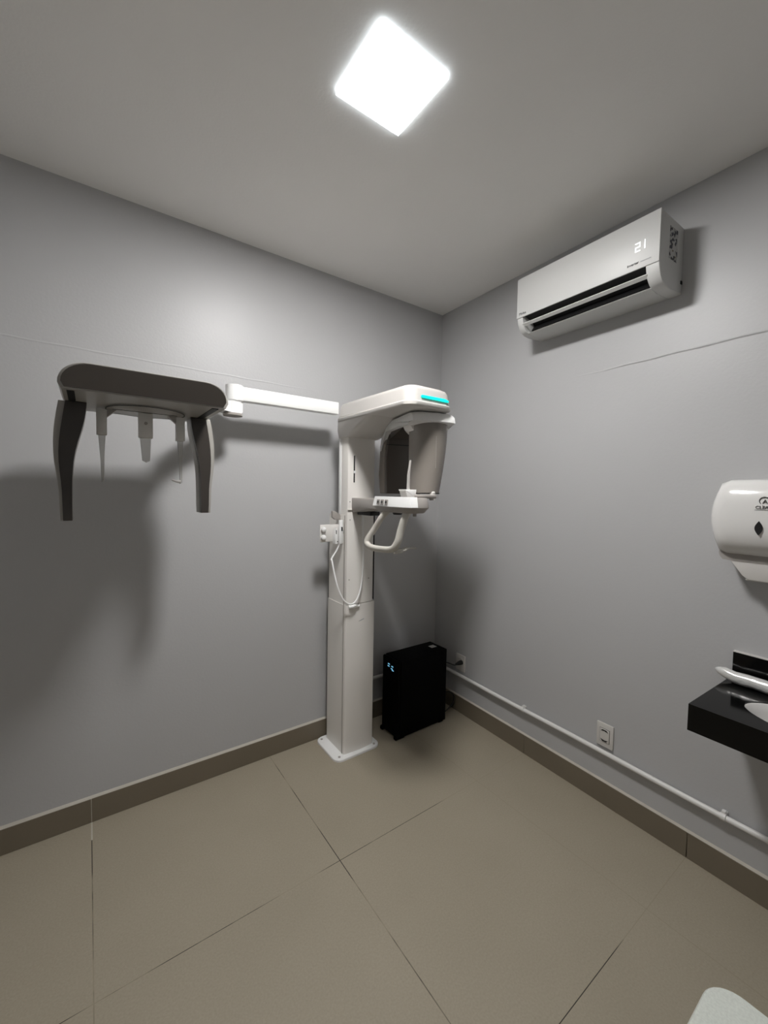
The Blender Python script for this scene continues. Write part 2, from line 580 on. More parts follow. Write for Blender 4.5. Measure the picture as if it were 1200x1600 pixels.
# ---- rotor: local frame (w across, f from near head to far head)
TH = math.radians(15)
RC = Vector((-0.74, -0.722, 0))
W_ = Vector((math.cos(TH), -math.sin(TH), 0))
F_ = Vector((math.sin(TH), math.cos(TH), 0))
RMX = Matrix(((W_.x, F_.x, 0, RC.x), (W_.y, F_.y, 0, RC.y), (0, 0, 1, 0), (0, 0, 0, 1)))


def rotor_obj(name, bm, m, parent=pan, angle=38):
    bm.transform(RMX)
    return obj(name, bm, m, parent, angle)


# bridge: white shell, cap over near head that slopes down behind the far head
bm = NB()
prof = [(-0.070, 1.834), (-0.068, 1.850), (-0.062, 1.868), (-0.045, 1.879), (0.0, 1.881), (0.20, 1.879), (0.30, 1.866), (0.405, 1.80), (0.435, 1.755),
        (0.432, 1.735), (0.40, 1.735), (0.37, 1.775), (0.30, 1.828), (0.12, 1.832), (0.02, 1.822)]
n_w = 10
rings = []
for i in range(n_w + 1):
    t = -1 + 2 * i / n_w
    w = (0.124 if t < 0 else 0.108) * math.sin(t * math.pi / 2)
    e = math.cos(t * math.pi / 2) ** 0.35 if abs(t) < 1 else 0
    ring = []
    for f, z in prof:
        drop = (1 - e) * 0.022
        zz = z - drop * (1 if z > 1.84 else 0.15)
        ff = f + (1 - e) * 0.05 if f < 0 else f - (1 - e) * 0.01
        wid = w * (1 if f < 0.25 else 1 - 0.18 * (f - 0.25) / 0.18)
        ring.append((wid, ff, zz))
    rings.append(ring)
add_loft(bm, rings)
bridge = rotor_obj('rotor_bridge', bm, M_CAP, angle=50)
# turntable between housing and bridge
bm = NB(); add_lathe(bm, [(0.085, 1.870), (0.085, 1.884), (0.075, 1.886)], tuple(RC + F_ * 0.2), 36)
obj('pivot', bm, M_GREY, pan)


def head(name, f0, f1, wt, wb, z0, z1, m, bow, shift=0.0, backm=None, steps=10, curve=1.8):
    """Upright head: bowed face at f0, tapering from half-width wt at the top to wb at the bottom."""
    rings = []
    for i in range(steps + 1):
        t = i / steps                       # 0 top, 1 bottom
        z = z1 + (z0 - z1) * t
        k = t ** curve
        wl = wt[0] + (wb[0] - wt[0]) * k
        wr = wt[1] + (wb[1] - wt[1]) * k
        ff0 = f0 + shift * k
        ring = []
        for j in range(9):
            a = j / 8
            w = -wl + (wl + wr) * a
            ring.append((w, ff0 + bow - 2 * bow * math.sin(math.pi * a) ** 0.6, z))
        ring += [(wr, f1 - 0.02, z), (wr - 0.02, f1, z), (-wl + 0.02, f1, z), (-wl, f1 - 0.02, z)]
        rings.append(ring)
    bm = NB()
    add_loft(bm, rings)
    return bm


bm = head('near', -0.020, 0.095, (0.079, 0.098), (0.076, 0.056), 1.503, 1.840, M_TAUPE, 0.030)
near = rotor_obj('detector_head', bm, M_TAUPE)
bm = NB(); add_box(bm, (0.004, -0.0515, 1.62), (0.0055, -0.049, 1.77), 0); rotor_obj('face_seam', bm, M_GREY, near)
bm = NB(); add_prism(bm, [(-0.105, 1.840), (-0.090, 1.81), (-0.070, 1.79), (0.085, 1.775), (0.10, 1.79), (0.118, 1.835)], 'xz', 0.020, 0.110, 0.006)
rotor_obj('head_collar', bm, M_WHITE, near)
bm = NB(); add_box(bm, (-0.066, -0.020, 1.4975), (0.046, 0.085, 1.5035), 0.0015, 1); rotor_obj('bottom_cap', bm, M_DTAUPE, near)
# far head (dark inner face towards the camera, pale outer shell)
bm = NB()
add_prism(bm, [(0.345, 1.83), (0.345, 1.495), (0.425, 1.495), (0.440, 1.60), (0.440, 1.68), (0.425, 1.735), (0.395, 1.80), (0.37, 1.83)],
          'yz', -0.100, 0.10, 0.01)
src = rotor_obj('source_head', bm, M_TAUPE)
bm = NB()
add_prism(bm, [(-0.088, 1.835), (-0.090, 1.78), (-0.102, 1.70), (-0.103, 1.495), (0.103, 1.495), (0.103, 1.835)], 'xz', 0.310, 0.3445, 0.006)
rotor_obj('inner_panel', bm, M_DTAUPE, src)
bm = NB(); add_box(bm, (-0.103, 0.3085, 1.7585), (0.104, 0.3115, 1.7625)); rotor_obj('panel_seam', bm, M_DARK, src)
bm = NB(); add_prism(bm, [(0.10, 1.833), (0.345, 1.833), (0.345, 1.765), (0.31, 1.795)], 'yz', -0.085, 0.085, 0.004)
rotor_obj('inner_gusset', bm, M_DTAUPE, src)

# ---- chin support carriage
bm = NB()
c0 = [(-0.889, -0.252), (-0.765, -0.252), (-0.790, -0.45), (-0.84, -0.66), (-0.955, -0.66), (-0.925, -0.45)]
def shr(o, k):
    mx_, my_ = sum(p[0] for p in o) / len(o), sum(p[1] for p in o) / len(o)
    return [(mx_ + (x - mx_) * k, my_ + (y - my_) * (k if y < -0.26 else 1)) for x, y in o]
add_loft(bm, [[(x, y, 1.388 if y > -.3 else 1.415) for x, y in shr(c0, 0.88)], [(x, y, 1.420) for x, y in c0], [(x, y, 1.462) for x, y in c0],
              [(x, y, 1.468) for x, y in shr(c0, 0.94)]])
carriage = obj('support_bracket', bm, M_GREY, pan)
bm = NB(); add_box(bm, (-0.865, -0.40, 1.376), (-0.80, -0.27, 1.397), 0.004)
obj('bracket_foot', bm, M_DARK, carriage)
outl = [(-0.980, -0.600), (-0.990, -0.700), (-0.990, -0.840), (-0.975, -0.868), (-0.945, -0.878), (-0.885, -0.872), (-0.855, -0.850), (-0.832, -0.800), (-0.835, -0.600)]
cxm, cym = -0.910, -0.735
def sc(o, k):
    return [(cxm + (x - cxm) * k, cym + (y - cym) * k) for x, y in o]
add = lambda z, k, o=outl: [(x, y, z) for x, y in sc(o, k)]
bm = NB()
add_loft(bm, [add(1.412, 0.82), add(1.436, 1.0), add(1.438, 1.0), add(1.475, 0.94), add(1.479, 0.91)])
table = obj('chin_table', bm, M_GREY, pan)
# white control fascia wrapped round the sloping left flank and front corner
bm = NB()
pth_o = outl[:5]
rings = []
for z, k in ((1.4385, 1.0), (1.4755, 0.94)):
    o_ = sc(pth_o, k * 1.0 + 0.035)
    i_ = sc(pth_o, k * 1.0 - 0.03)
    rings.append([(x, y, z) for x, y in o_] + [(x, y, z) for x, y in reversed(i_)])
rings.append([(x, y, 1.4825) for x, y in sc(pth_o, 0.955)] + [(x, y, 1.4825) for x, y in reversed(sc(pth_o, 0.70))])
rings.append([(x, y, 1.478) for x, y in sc(pth_o, 0.93)] + [(x, y, 1.478) for x, y in reversed(sc(pth_o, 0.72))])
add_loft(bm, rings)
fas = obj('control_panel', bm, M_CAP, table)
for k in range(3):
    MB_ = Matrix.Translation((-0.9932, -0.655 - 0.031 * k, 1.4455)) @ Matrix.Rotation(math.radians(8), 4, 'Y') @ Matrix.Rotation(math.radians(-90), 4, 'Z')
    bm = NB(); add_box(bm, (-0.012, -0.002, 0), (0.012, 0.002, 0.024), 0.001, 1)
    bm.transform(MB_)
    obj('button', bm, M_GREY, fas)
    bm = NB(); add_lathe(bm, [(0.006, 0), (0.006, 0.0012)], (0, 0, 0), 12)
    bm.transform(MB_ @ Matrix.Translation((0, -0.002, 0.012)) @ Matrix.Rotation(math.radians(90), 4, 'X'))
    obj('button_mark', bm, M_INK, fas)
# chin cup, bite rod, knobs
bm = NB()
add_prism(bm, [(-0.928, 1.478), (-0.931, 1.506), (-0.943, 1.512), (-0.943, 1.516), (-0.873, 1.516), (-0.873, 1.508), (-0.879, 1.478)], 'xz', -0.785, -0.74, 0.004)
cup = obj('chin_rest', bm, M_CAP, table)
bm = NB(); add_tube(bm, [(-0.902, -0.760, 1.48), (-0.901, -0.760, 1.58), (-0.892, -0.760, 1.648)], [0.008, 0.007, 0.005], 10)
obj('bite_rod', bm, M_HOUSE, table)
bm = NB(); add_box(bm, (-0.885, -0.80, 1.476), (-0.762, -0.72, 1.494), 0.006); obj('temple_support', bm, M_GREY, table)
bm = NB(); add_lathe(bm, [(0.013, 1.468), (0.0135, 1.505), (0.010, 1.509)], (-0.755, -0.76, 0), 18)
obj('side_knob', bm, M_WHITE, table)
bm = NB(); add_lathe(bm, [(0.008, 1.396), (0.009, 1.399), (0.008, 1.425)], (-0.894, -0.80, 0), 14)
obj('clamp_knob', bm, M_GREY, table)
bm = NB(); add_lathe(bm, [(0.018, 1.402), (0.022, 1.407), (0.022, 1.420)], (-0.945, -0.74, 0), 18)
obj('centre_boss', bm, M_DARK, table)
# patient grip: one tube loop hanging under the table
path = spline([(-0.945, -0.680, 1.425), (-0.975, -0.665, 1.39), (-0.99, -0.630, 1.335), (-1.012, -0.606, 1.285), (-1.018, -0.608, 1.262), (-1.018, -0.640, 1.248),
               (-1.010, -0.710, 1.246), (-0.998, -0.775, 1.254), (-0.988, -0.800, 1.285), (-0.978, -0.808, 1.335), (-0.968, -0.818, 1.385),
               (-0.950, -0.825, 1.426)], 8)
bm = NB(); add_tube(bm, path, 0.0165, 16, 0.85)
grip = obj('patient_grip', bm, M_HANDLE, table, angle=60)
bm = NB(); add_tube(bm, spline([(-0.998, -0.785, 1.240), (-0.96, -0.795, 1.246), (-0.93, -0.80, 1.255), (-0.89, -0.81, 1.256)], 6), [0.011] * 6 + [0.009] * 6 + [0.005] * 7, 10, 0.6)
obj('grip_tip', bm, M_HANDLE, grip)
# column side clip (the hooked bracket above the switch)
bm = NB()
add_prism(bm, spl2 := [(-0.972, 1.392), (-0.955, 1.392), (-0.93, 1.372), (-0.9185, 1.366), (-0.9185, 1.340), (-0.955, 1.345), (-0.972, 1.358)], 'xz', -0.185, -0.165, 0.004)
obj('hook_bracket', bm, M_GREY, pan)
# switch holder plate on the column side
bm = NB(); add_box(bm, (-1.046, -0.182, 1.222), (-0.9195, -0.176, 1.318), 0.003, 2)
hold = obj('switch_holder', bm, M_WHITE, pan)
for z in (1.292, 1.248):
    bm = NB(); add_lathe(bm, [(0.0135, 0.0), (0.0155, 0.006), (0.013, 0.014), (0.006, 0.018)], (0, 0, 0), 18)
    bm.transform(Matrix.Translation((-1.028, -0.182, z)) @ Matrix.Rotation(math.radians(90), 4, 'X'))
    obj('holder_knob', bm, M_CAP, hold)
bm = NB()
add_prism(bm, [(-0.968, 1.212), (-0.970, 1.275), (-0.962, 1.300), (-0.956, 1.298), (-0.954, 1.268), (-0.946, 1.245), (-0.936, 1.245), (-0.926, 1.268),
               (-0.922, 1.298), (-0.914, 1.298), (-0.910, 1.275), (-0.914, 1.212)], 'xz', -0.215, -0.182, 0.003)
crd = obj('cradle', bm, M_CAP, hold)
bm = NB()
for x_ in (-0.9635, -0.9175):
    add_prism(bm, [(x_ - 0.002, 1.268), (x_ + 0.002, 1.266), (x_ + 0.002, 1.287), (x_ - 0.002, 1.289)], 'xz', -0.2165, -0.214)
add_box(bm, (-0.958, -0.2165, 1.222), (-0.953, -0.214, 1.227))
obj('cradle_slot', bm, M_DARK, hold)

# ---- long arm to the cephalometric unit
bm = NB()
add_box(bm, (-1.50, -0.195, 1.927), (-0.945, -0.150, 1.992), 0.004, 2)
arm = obj('horizontal_arm', bm, M_CAP, pan)
bm = NB()
add_loft(bm, [[(x, y, z) for x, y in rrect(-1.541, -1.462, -0.212, -0.134, 0.034)] for z in (1.921, 1.997)])
bmesh.ops.bevel(bm, geom=[e for e in bm.edges if abs(e.verts[0].co.z - e.verts[1].co.z) < 1e-6], offset=0.004, segments=2, affect='EDGES')
obj('pivot_housing', bm, M_CAP, arm)
bm = NB()
add_loft(bm, [[(x, y, z) for x, y in rrect(-1.545, -1.469, -0.208, -0.132, 0.034)] for z in (1.864, 1.921)])
hub = obj('pivot_hub', bm, M_CAP, arm)
bm = NB()
add_loft(bm, [[(x, y, z) for x, y in rrect(-1.552, -1.465, -0.214, -0.128, 0.040)] for z in (1.853, 1.863)])
obj('hub_cap', bm, M_GREY, arm)

# ---- cephalometric tray (wide shallow housing, slots, legs, ear rods)
CX0, CX1, CYF, CYB = -2.140, -1.668, -0.695, -0.262
bm = NB()
rings = []
nseg = 8
def ceph_ring(y, zt, zb, ins, rr):
    x0, x1 = CX0 + ins, CX1 - ins
    pts = []
    for cx, a0 in ((x1 - rr, 90), (x1, None)):
        pass
    # top edge left to right with big rounded shoulders, flat bottom
    for k in range(nseg + 1):
        a = math.radians(180 - 90 * k / nseg)
        pts.append((x0 + rr + rr * math.cos(a), y, zt - (zt - zb) * 0.80 + (zt - zb) * 0.80 * math.sin(a)))
    for k in range(nseg + 1):
        a = math.radians(90 - 90 * k / nseg)
        pts.append((x1 - rr + rr * math.cos(a), y, zt - (zt - zb) * 0.80 + (zt - zb) * 0.80 * math.sin(a)))
    pts.append((x1 - 0.008, y, zb))
    pts.append((x0 + 0.008, y, zb))
    return pts
rings.append([(p[0], p[1] + (1.865 - p[2]) * 0.30, p[2]) for p in ceph_ring(CYF, 1.865, 1.792, 0.0, 0.075)])
rings.append([(p[0], p[1] + (1.865 - p[2]) * 0.12, p[2]) for p in ceph_ring(CYF + 0.012, 1.869, 1.788, -0.003, 0.076)])
rings.append(ceph_ring(CYF + 0.05, 1.870, 1.787, -0.002, 0.08))
rings.append(ceph_ring(CYB - 0.05, 1.868, 1.787, 0.0, 0.08))
rings.append(ceph_ring(CYB, 1.855, 1.790, 0.015, 0.08))
add_loft(bm, rings)
tray = obj('cephalometric_tray', bm, M_CEPH, pan, angle=50)
bm = NB()
fr = [(p[0] * 0.992 - 1.904 * -0.008 - 3.808 * 0.008, p[1] + (1.865 - p[2]) * 0.30 - 0.0035, p[2]) for p in ceph_ring(CYF, 1.862, 1.793, 0.003, 0.074)]
bk = [(x, y + 0.006, z) for x, y, z in fr]
add_loft(bm, [fr, bk])
obj('front_fascia', bm, M_DTAUPE, tray)
# bracket from hub to the tray
bm = NB()
add_prism(bm, [(-1.546, -0.205), (-1.470, -0.200), (-1.475, -0.145), (-1.56, -0.140), (-1.665, -0.235), (-1.70, -0.290), (-1.66, -0.335), (-1.60, -0.26)], 'xy', 1.866, 1.915, 0.006)
obj('link_bracket', bm, M_CAP, tray)
# underside slots
for x0, x1, y0, y1 in ((-2.122, -2.103, -0.655, -0.35), (-1.715, -1.693, -0.655, -0.33)):
    bm = NB(); add_box(bm, (x0, y0, 1.7850), (x1, y1, 1.7885)); obj('slot', bm, M_DARK, tray)
# rotating disc under the tray and its scale line
bm = NB(); add_lathe(bm, [(0.125, 1.7820), (0.127, 1.7835), (0.127, 1.7885)], (-1.893, -0.43, 0), 48)
disc = obj('rotating_disc', bm, M_CEPH, tray)
bm = NB()
for k in range(60):
    a0, a1 = 2 * math.pi * k / 60, 2 * math.pi * (k + 1) / 60
    for (ra, rb, z) in ((0.1245, 0.1285, 1.7815),):
        add_loft(bm, [[(-1.893 + r_ * math.cos(a), -0.43 + r_ * math.sin(a), z + dz) for a, r_, dz in ((a0, ra, 0), (a0, rb, 0), (a0, rb, .0015), (a0, ra, .0015))],
                      [(-1.893 + r_ * math.cos(a), -0.43 + r_ * math.sin(a), z + dz) for a, r_, dz in ((a1, ra, 0), (a1, rb, 0), (a1, rb, .0015), (a1, ra, .0015))]])
obj('disc_rim', bm, M_DARK, disc)
bm = NB(); add_box(bm, (-2.00, -0.432, 1.7808), (-1.79, -0.4285, 1.7822)); obj('guide_groove', bm, M_DARK, disc)


# legs: S-curved blades, taupe on the front, pale shell behind, hung in the slots
def leg(cent_top, outward, widths, zb, y0, y1, name):
    """outline in x,z; outward = -1 for the left leg, +1 for the right one."""
    zt = 1.787
    L = zt - zb
    inner, outer = [], []
    for i in range(13):
        t = i / 12
        s = 1 / (1 + math.exp(-9 * (t - 0.28)))
        wi = widths[0] + (widths[1] - widths[0]) * s
        belly = 0.012 * math.sin(math.pi * min(1, t * 1.4)) * (1 if t < 0.72 else 0)
        inner.append((cent_top - outward * (wi), zt - L * t))
        outer.append((cent_top + outward * (belly + 0.004 * math.sin(math.pi * t)), zt - L * t))
    outl_ = inner + list(reversed(outer))
    bm = NB(); add_prism(bm, outl_, 'xz', y0 + 0.008, y1, 0.006, 2)
    o = obj(name, bm, M_CEPH, tray, angle=40)
    n = len(inner)
    inn = [(x + outward * 0.000, z) for x, z in inner]
    frac = 0.76
    mid_ = [(a[0] + (b[0] - a[0]) * frac, a[1]) for a, b in zip(inner, outer)]
    bm = NB(); add_prism(bm, inn + list(reversed(mid_)), 'xz', y0, y0 + 0.03, 0.003, 1)
    obj('leg_fascia', bm, M_LEG, o, angle=40)
    return o


leg(-2.150, -1, (0.080, 0.032), 1.388, -0.475, -0.375, 'sensor_leg')
leg(-1.664, 1, (0.078, 0.038), 1.405, -0.415, -0.320, 'collimator_leg')

# ear rods and nose support
def ear_rod(x, tip):
    bm = NB(); add_box(bm, (x - 0.016, -0.405, 1.690), (x + 0.016, -0.380, 1.783), 0.003, 2)
    h = obj('ear_rod_holder', bm, M_WHITE, tray)
    bm = NB(); add_prism(bm, [(x + 0.012 * tip, 1.783), (x + 0.016 * tip, 1.755), (x + 0.046 * tip, 1.783)], 'xz', -0.402, -0.384, 0.001, 1)
    obj('gusset', bm, M_GREY, h)
    bm = NB()
    add_prism(bm, [(x - 0.011, 1.692), (x + 0.011, 1.692), (x + 0.007, 1.62), (x + 0.006, 1.525), (x - 0.003, 1.520), (x - 0.005, 1.60)], 'xz', -0.396, -0.389, 0.002, 1)
    rod = obj('ear_rod', bm, M_CLEAR, h)
    if tip > 0:
        return
    bm = NB(); add_tube(bm, [(x, -0.392, 1.530), (x + tip * 0.016, -0.392, 1.531), (x + tip * 0.030, -0.392, 1.536)], [0.007, 0.005, 0.003], 10)
    obj('ear_tip', bm, M_WHITE, rod)


ear_rod(-2.031, 1)
ear_rod(-1.774, -1)
bm = NB(); add_box(bm, (-1.918, -0.410, 1.690), (-1.870, -0.388, 1.790), 0.004, 2)
ns = obj('nose_support_holder', bm, M_WHITE, tray)
bm = NB(); add_prism(bm, [(-1.913, 1.692), (-1.876, 1.692), (-1.880, 1.605), (-1.893, 1.598), (-1.906, 1.605)], 'xz', -0.404, -0.394, 0.002, 1)
obj('nose_support', bm, M_CLEAR, ns)
bm = NB(); add_lathe(bm, [(0.006, 0), (0.006, 0.003)], (0, 0, 0), 12)
bm.transform(Matrix.Translation((-1.894, -0.410, 1.745)) @ Matrix.Rotation(math.radians(90), 4, 'X'))
obj('screw', bm, M_GREY, ns)

# ------------------------------------------------------------------ exposure hand switch in its cradle
sw = thing('hand_switch', 'small white exposure hand switch hooked at column side, with looping cord', 'switch', (-0.94, -0.235, 1.21))
bm = NB()
add_tube(bm, spline([(-0.946, -0.228, 1.215), (-0.946, -0.231, 1.26), (-0.944, -0.231, 1.31), (-0.942, -0.228, 1.345)], 5),
         [0.010, 0.011, 0.012, 0.012, 0.013, 0.014, 0.014, 0.014, 0.014, 0.0135, 0.013, 0.0125, 0.012, 0.012, 0.013, 0.011][:16], 14)
obj('switch_body', bm, M_CAP, sw, angle=60)
bm = NB(); add_box(bm, (-0.949, -0.248, 1.285), (-0.941, -0.240, 1.308), 0.002, 1); obj('switch_button', bm, M_DARK, sw)
cord = spline([(-0.945, -0.222, 1.215), (-0.962, -0.222, 1.18), (-0.997, -0.225, 1.134), (-0.999, -0.235, 1.120), (-0.995, -0.26, 1.044), (-0.979, -0.275, 0.968),
               (-0.948, -0.285, 0.906), (-0.908, -0.289, 0.883), (-0.870, -0.287, 0.903), (-0.839, -0.282, 0.977), (-0.825, -0.277, 1.102), (-0.824, -0.274, 1.181),
               (-0.826, -0.272, 1.29), (-0.828, -0.272, 1.379)], 8)
bm = NB(); add_tube(bm, cord, 0.0048, 8); obj('cord', bm, M_CAP, sw, angle=80)

# ------------------------------------------------------------------ computer tower in the corner
pc = thing('computer_tower', 'matt black computer tower on floor in room corner', 'computer', (-0.37, -0.22, 0), math.radians(-1.5))
PX0, PX1, PY0, PY1, PZ = -0.572, -0.172, -0.300, -0.135, 0.482
bm = NB(); add_box(bm, (PX0 + .02, PY0, 0.006), (PX1, PY1, PZ), 0.005, 2); case = obj('case', bm, M_PC, pc, world_coords=True)
bm = NB(); add_box(bm, (PX0 - 0.004, PY0 + .002, 0.008), (PX0 + 0.019, PY1 - .002, PZ - 0.002), 0.008, 3); frontp = obj('front_panel', bm, M_PC, pc)
for i, (x, y) in enumerate(((PX0 + 0.03, PY0 + 0.012), (PX0 + 0.03, PY1 - 0.012), (PX1 - 0.04, PY0 + 0.012), (PX1 - 0.04, PY1 - 0.012))):
    bm = NB()
    if i < 2:
        add_box(bm, (x - 0.045, y - 0.013, 0), (x + 0.025, y + 0.013, 0.024), 0.004, 1)
    else:
        add_box(bm, (x - 0.02, y - 0.013, 0), (x + 0.02, y + 0.013, 0.024), 0.004, 1)
    obj('foot', bm, M_PC, pc)
for y, z in ((-0.205, 0.442), (-0.240, 0.436), (-0.202, 0.428), (-0.235, 0.420), (-0.245, 0.413)):
    bm = NB(); add_box(bm, (PX0 - 0.0055, y - 0.009, z - 0.0028), (PX0 - 0.003, y + 0.009, z + 0.0028)); obj('indicator_light', bm, M_BLUE, frontp)
bm = NB(); add_box(bm, (-0.247, -0.235, PZ + 0.0002), (-0.203, -0.198, PZ + 0.001)); obj('sticker', bm, M_STICK, case)

# power cord with plug from the tower to the socket, loop hanging behind
cc = thing('power_lead', 'black power cord plugged in beside the black computer tower', 'cable', (-0.18, -0.24, 0.38))
pts = [(-0.178, -0.250, 0.372), (-0.13, -0.262, 0.366), tuple(rw(0.288, 0.075, 0.347)), tuple(rw(0.289, 0.055, 0.350))]
bm = NB(); add_tube(bm, spline(pts, 8), 0.0042, 8); obj('cord', bm, M_CABLE, cc, angle=80)
p0, p1, p2 = rw(0.289, 0.062, 0.349), rw(0.290, 0.03, 0.352), rw(0.290, 0.0102, 0.352)
bm = NB(); add_tube(bm, [p0, p1, p2], [0.007, 0.015, 0.016], 12); obj('plug', bm, M_CABLE, cc)
lc = []
for k in range(15):
    a = math.radians(95 - 190 * k / 14)
    lc.append((-0.150 + 0.105 * math.cos(a), -0.250 - 0.01 * math.sin(a), 0.088 + 0.075 * math.sin(a)))
lc = [(-0.166, -0.24, 0.150)] + lc + [(-0.166, -0.25, 0.012)]
bm = NB(); add_tube(bm, spline(lc, 4), 0.0048, 8)
tag(obj('looped_cable', bm, M_CABLE, angle=80), 'thin black cable looping out near the floor behind the computer tower', 'cable')

# ------------------------------------------------------------------ air conditioner
ac = rthing('air_conditioner', 'white split air conditioner showing 21, high on the right wall', 'air conditioner', 0.0, 0.0)
LOC = dict(world_coords=False)
S0, S1 = 0.826, 1.496
back_prof = [(0.0, 2.613), (-0.185, 2.618), (-0.200, 2.612), (-0.203, 2.600), (-0.206, 2.425), (-0.206, 2.412), (-0.201, 2.392), (-0.190, 2.370),
             (-0.172, 2.352), (-0.150, 2.343), (-0.10, 2.340), (-0.0, 2.346)]
bm = NB()
add_prism(bm, [(y, z) for y, z in back_prof], 'yz', S0, S0 + 0.034, 0.004, 2)
add_prism(bm, [(y, z) for y, z in back_prof], 'yz', S1 - 0.050, S1, 0.004, 2)
# middle: open mouth
mid_prof = [(0.0, 2.613), (-0.185, 2.618), (-0.198, 2.612), (-0.200, 2.600), (-0.201, 2.428), (-0.13, 2.428), (-0.10, 2.385), (-0.130, 2.362),
            (-0.158, 2.3455), (-0.10, 2.340), (0.0, 2.346)]
add_prism(bm, mid_prof, 'yz', S0 + 0.033, S1 - 0.049)
body = obj('body', bm, M_AC, ac, **LOC)
bm = NB(); add_box(bm, (S0 - 0.001, -0.2115, 2.418), (S1 + 0.001, -0.2045, 2.618), 0.0025, 2)
fp = obj('front_panel', bm, M_AC, ac, **LOC)
bm = NB(); add_prism(bm, [(-0.199, 2.427), (-0.125, 2.427), (-0.09, 2.390), (-0.128, 2.3635), (-0.132, 2.368), (-0.11, 2.395), (-0.14, 2.415)], 'yz', S0 + 0.035, S1 - 0.051)
obj('air_outlet', bm, M_DARK, ac, **LOC)
bm = NB(); add_prism(bm, [(-0.2005, 2.390), (-0.2025, 2.386), (-0.188, 2.376), (-0.186, 2.380)], 'yz', S0 + 0.028, S1 - 0.045, 0.001, 1)
lv = obj('louver', bm, M_AC, ac, **LOC)
bm = NB(); add_prism(bm, [(-0.196, 2.386), (-0.182, 2.402), (-0.176, 2.376)], 'yz', S1 - 0.0535, S1 - 0.0505); obj('louver_hinge', bm, M_AC, lv, **LOC)
yF = -0.2121
# seven-segment figures: 2 and 1
def seg_digit(x, z, w, h, segs):
    bm = NB()
    t = 0.0033
    geo = {'a': ((x, z + h - t), (x + w, z + h)), 'g': ((x, z + h / 2 - t / 2), (x + w, z + h / 2 + t / 2)), 'd': ((x, z), (x + w, z + t)),
           'b': ((x + w - t, z + h / 2), (x + w, z + h)), 'c': ((x + w - t, z), (x + w, z + h / 2)), 'e': ((x, z), (x + t, z + h / 2)), 'f': ((x, z + h / 2), (x + t, z + h))}
    for s in segs:
        (a, b_), (c, d) = geo[s]
        add_box(bm, (a, yF - 0.0002, b_), (c, yF + 0.0006, d))
    obj('display_digit', bm, M_DISP, fp, **LOC)
seg_digit(1.406, 2.488, 0.0195, 0.034, 'abged')
seg_digit(1.428, 2.490, 0.016, 0.034, 'bc')
text_obj('brand_lettering', 'Midea', 0.018, wall_text_matrix(0.862, yF, 2.436), M_INK, fp)
text_obj('inverter_lettering', 'inverter', 0.014, wall_text_matrix(1.400, yF, 2.444), M_INK, fp, bold=0.0003)
bm = NB(); add_box(bm, (1.428, yF - 0.0002, 2.4415), (1.468, yF + 0.0006, 2.445)); obj('inverter_mark', bm, M_FAINT, fp, **LOC)
bm = NB(); add_box(bm, (S1 - 0.0005, -0.128, 2.455), (S1 + 0.0012, -0.060, 2.580)); obj('rating_label', bm, M_LABEL, body, **LOC)
bm = NB(); add_box(bm, (S1 - 0.002, -0.016, 2.385), (S1 + 0.003, -0.004, 2.398)); obj('side_clip', bm, M_DARK, body, **LOC)

# ------------------------------------------------------------------ paper towel dispenser
td = rthing('towel_dispenser', 'glossy white paper towel dispenser on right wall above black counter', 'towel dispenser', 0.0, 0.0)
DS0, DS1 = 1.680, 1.980
DSC = (DS0 + DS1) / 2


def disp_ring(off, k, z_lo, z_hi, bulge):
    """Barrel outline in x,z at a distance off the wall."""
    pts = []
    hw = (DS1 - DS0) / 2 * k
    zc = (z_lo + z_hi) / 2
    hh = (z_hi - z_lo) / 2
    for i in range(9):     # left side, bottom to top, bowed
        t = -1 + 2 * i / 8
        pts.append((DSC - hw * (1 - bulge * t * t), -off, zc + hh * t * 0.93))
    pts.append((DSC - hw * (1 - bulge) + 0.022, -off, zc + hh))
    pts.append((DSC + hw * (1 - bulge) - 0.022, -off, zc + hh))
    for i in range(9):
        t = 1 - 2 * i / 8
        pts.append((DSC + hw * (1 - bulge * t * t), -off, zc + hh * t * 0.93))
    pts.append((DSC + hw * (1 - bulge) - 0.022, -off, zc - hh))
    pts.append((DSC - hw * (1 - bulge) + 0.022, -off, zc - hh))
    return pts


bm = NB()
add_loft(bm, [disp_ring(o, k, a, b, bu) for o, k, a, b, bu in ((0.0, 0.93, 1.287, 1.560, .18), (0.05, 0.985, 1.281, 1.571, .18), (0.09, 1.0, 1.290, 1.570, .18), (0.13, 0.985, 1.306, 1.563, .18),
                                                           (0.155, 0.94, 1.326, 1.548, .18), (0.170, 0.86, 1.350, 1.525, .18), (0.178, 0.72, 1.38, 1.495, .18), (0.181, 0.5, 1.41, 1.465, .18))])
for v in bm.verts:
    v.co = Vector((v.co.x, v.co.y, v.co.z))
shell = obj('cover', bm, M_BASIN, td, angle=60, **LOC)
bm = NB()
add_loft(bm, [disp_ring(o, k, a, b, .1) for o, k, a, b in ((0.0, 0.84, 1.272, 1.34), (0.06, 0.85, 1.268, 1.33), (0.12, 0.82, 1.276, 1.33))])
obj('base_tray', bm, M_GREY, td, angle=60, **LOC)
# towel mouth hanging below
bm = NB()
mo = [(DSC - 0.092, 1.280), (DSC - 0.055, 1.228), (DSC - 0.036, 1.213), (DSC + 0.036, 1.213), (DSC + 0.055, 1.228), (DSC + 0.092, 1.280)]
add_prism(bm, mo, 'xz', -0.118, -0.105, 0.003)
mi = [(a * 0.9 + DSC * 0.1, b) for a, b in mo]
add_prism(bm, mo, 'xz', -0.03, -0.018, 0.003)
add_box(bm, (DSC - 0.045, -0.112, 1.210), (DSC + 0.045, -0.022, 1.216), 0.002, 1)
obj('towel_mouth', bm, M_SOCK, td, **LOC)
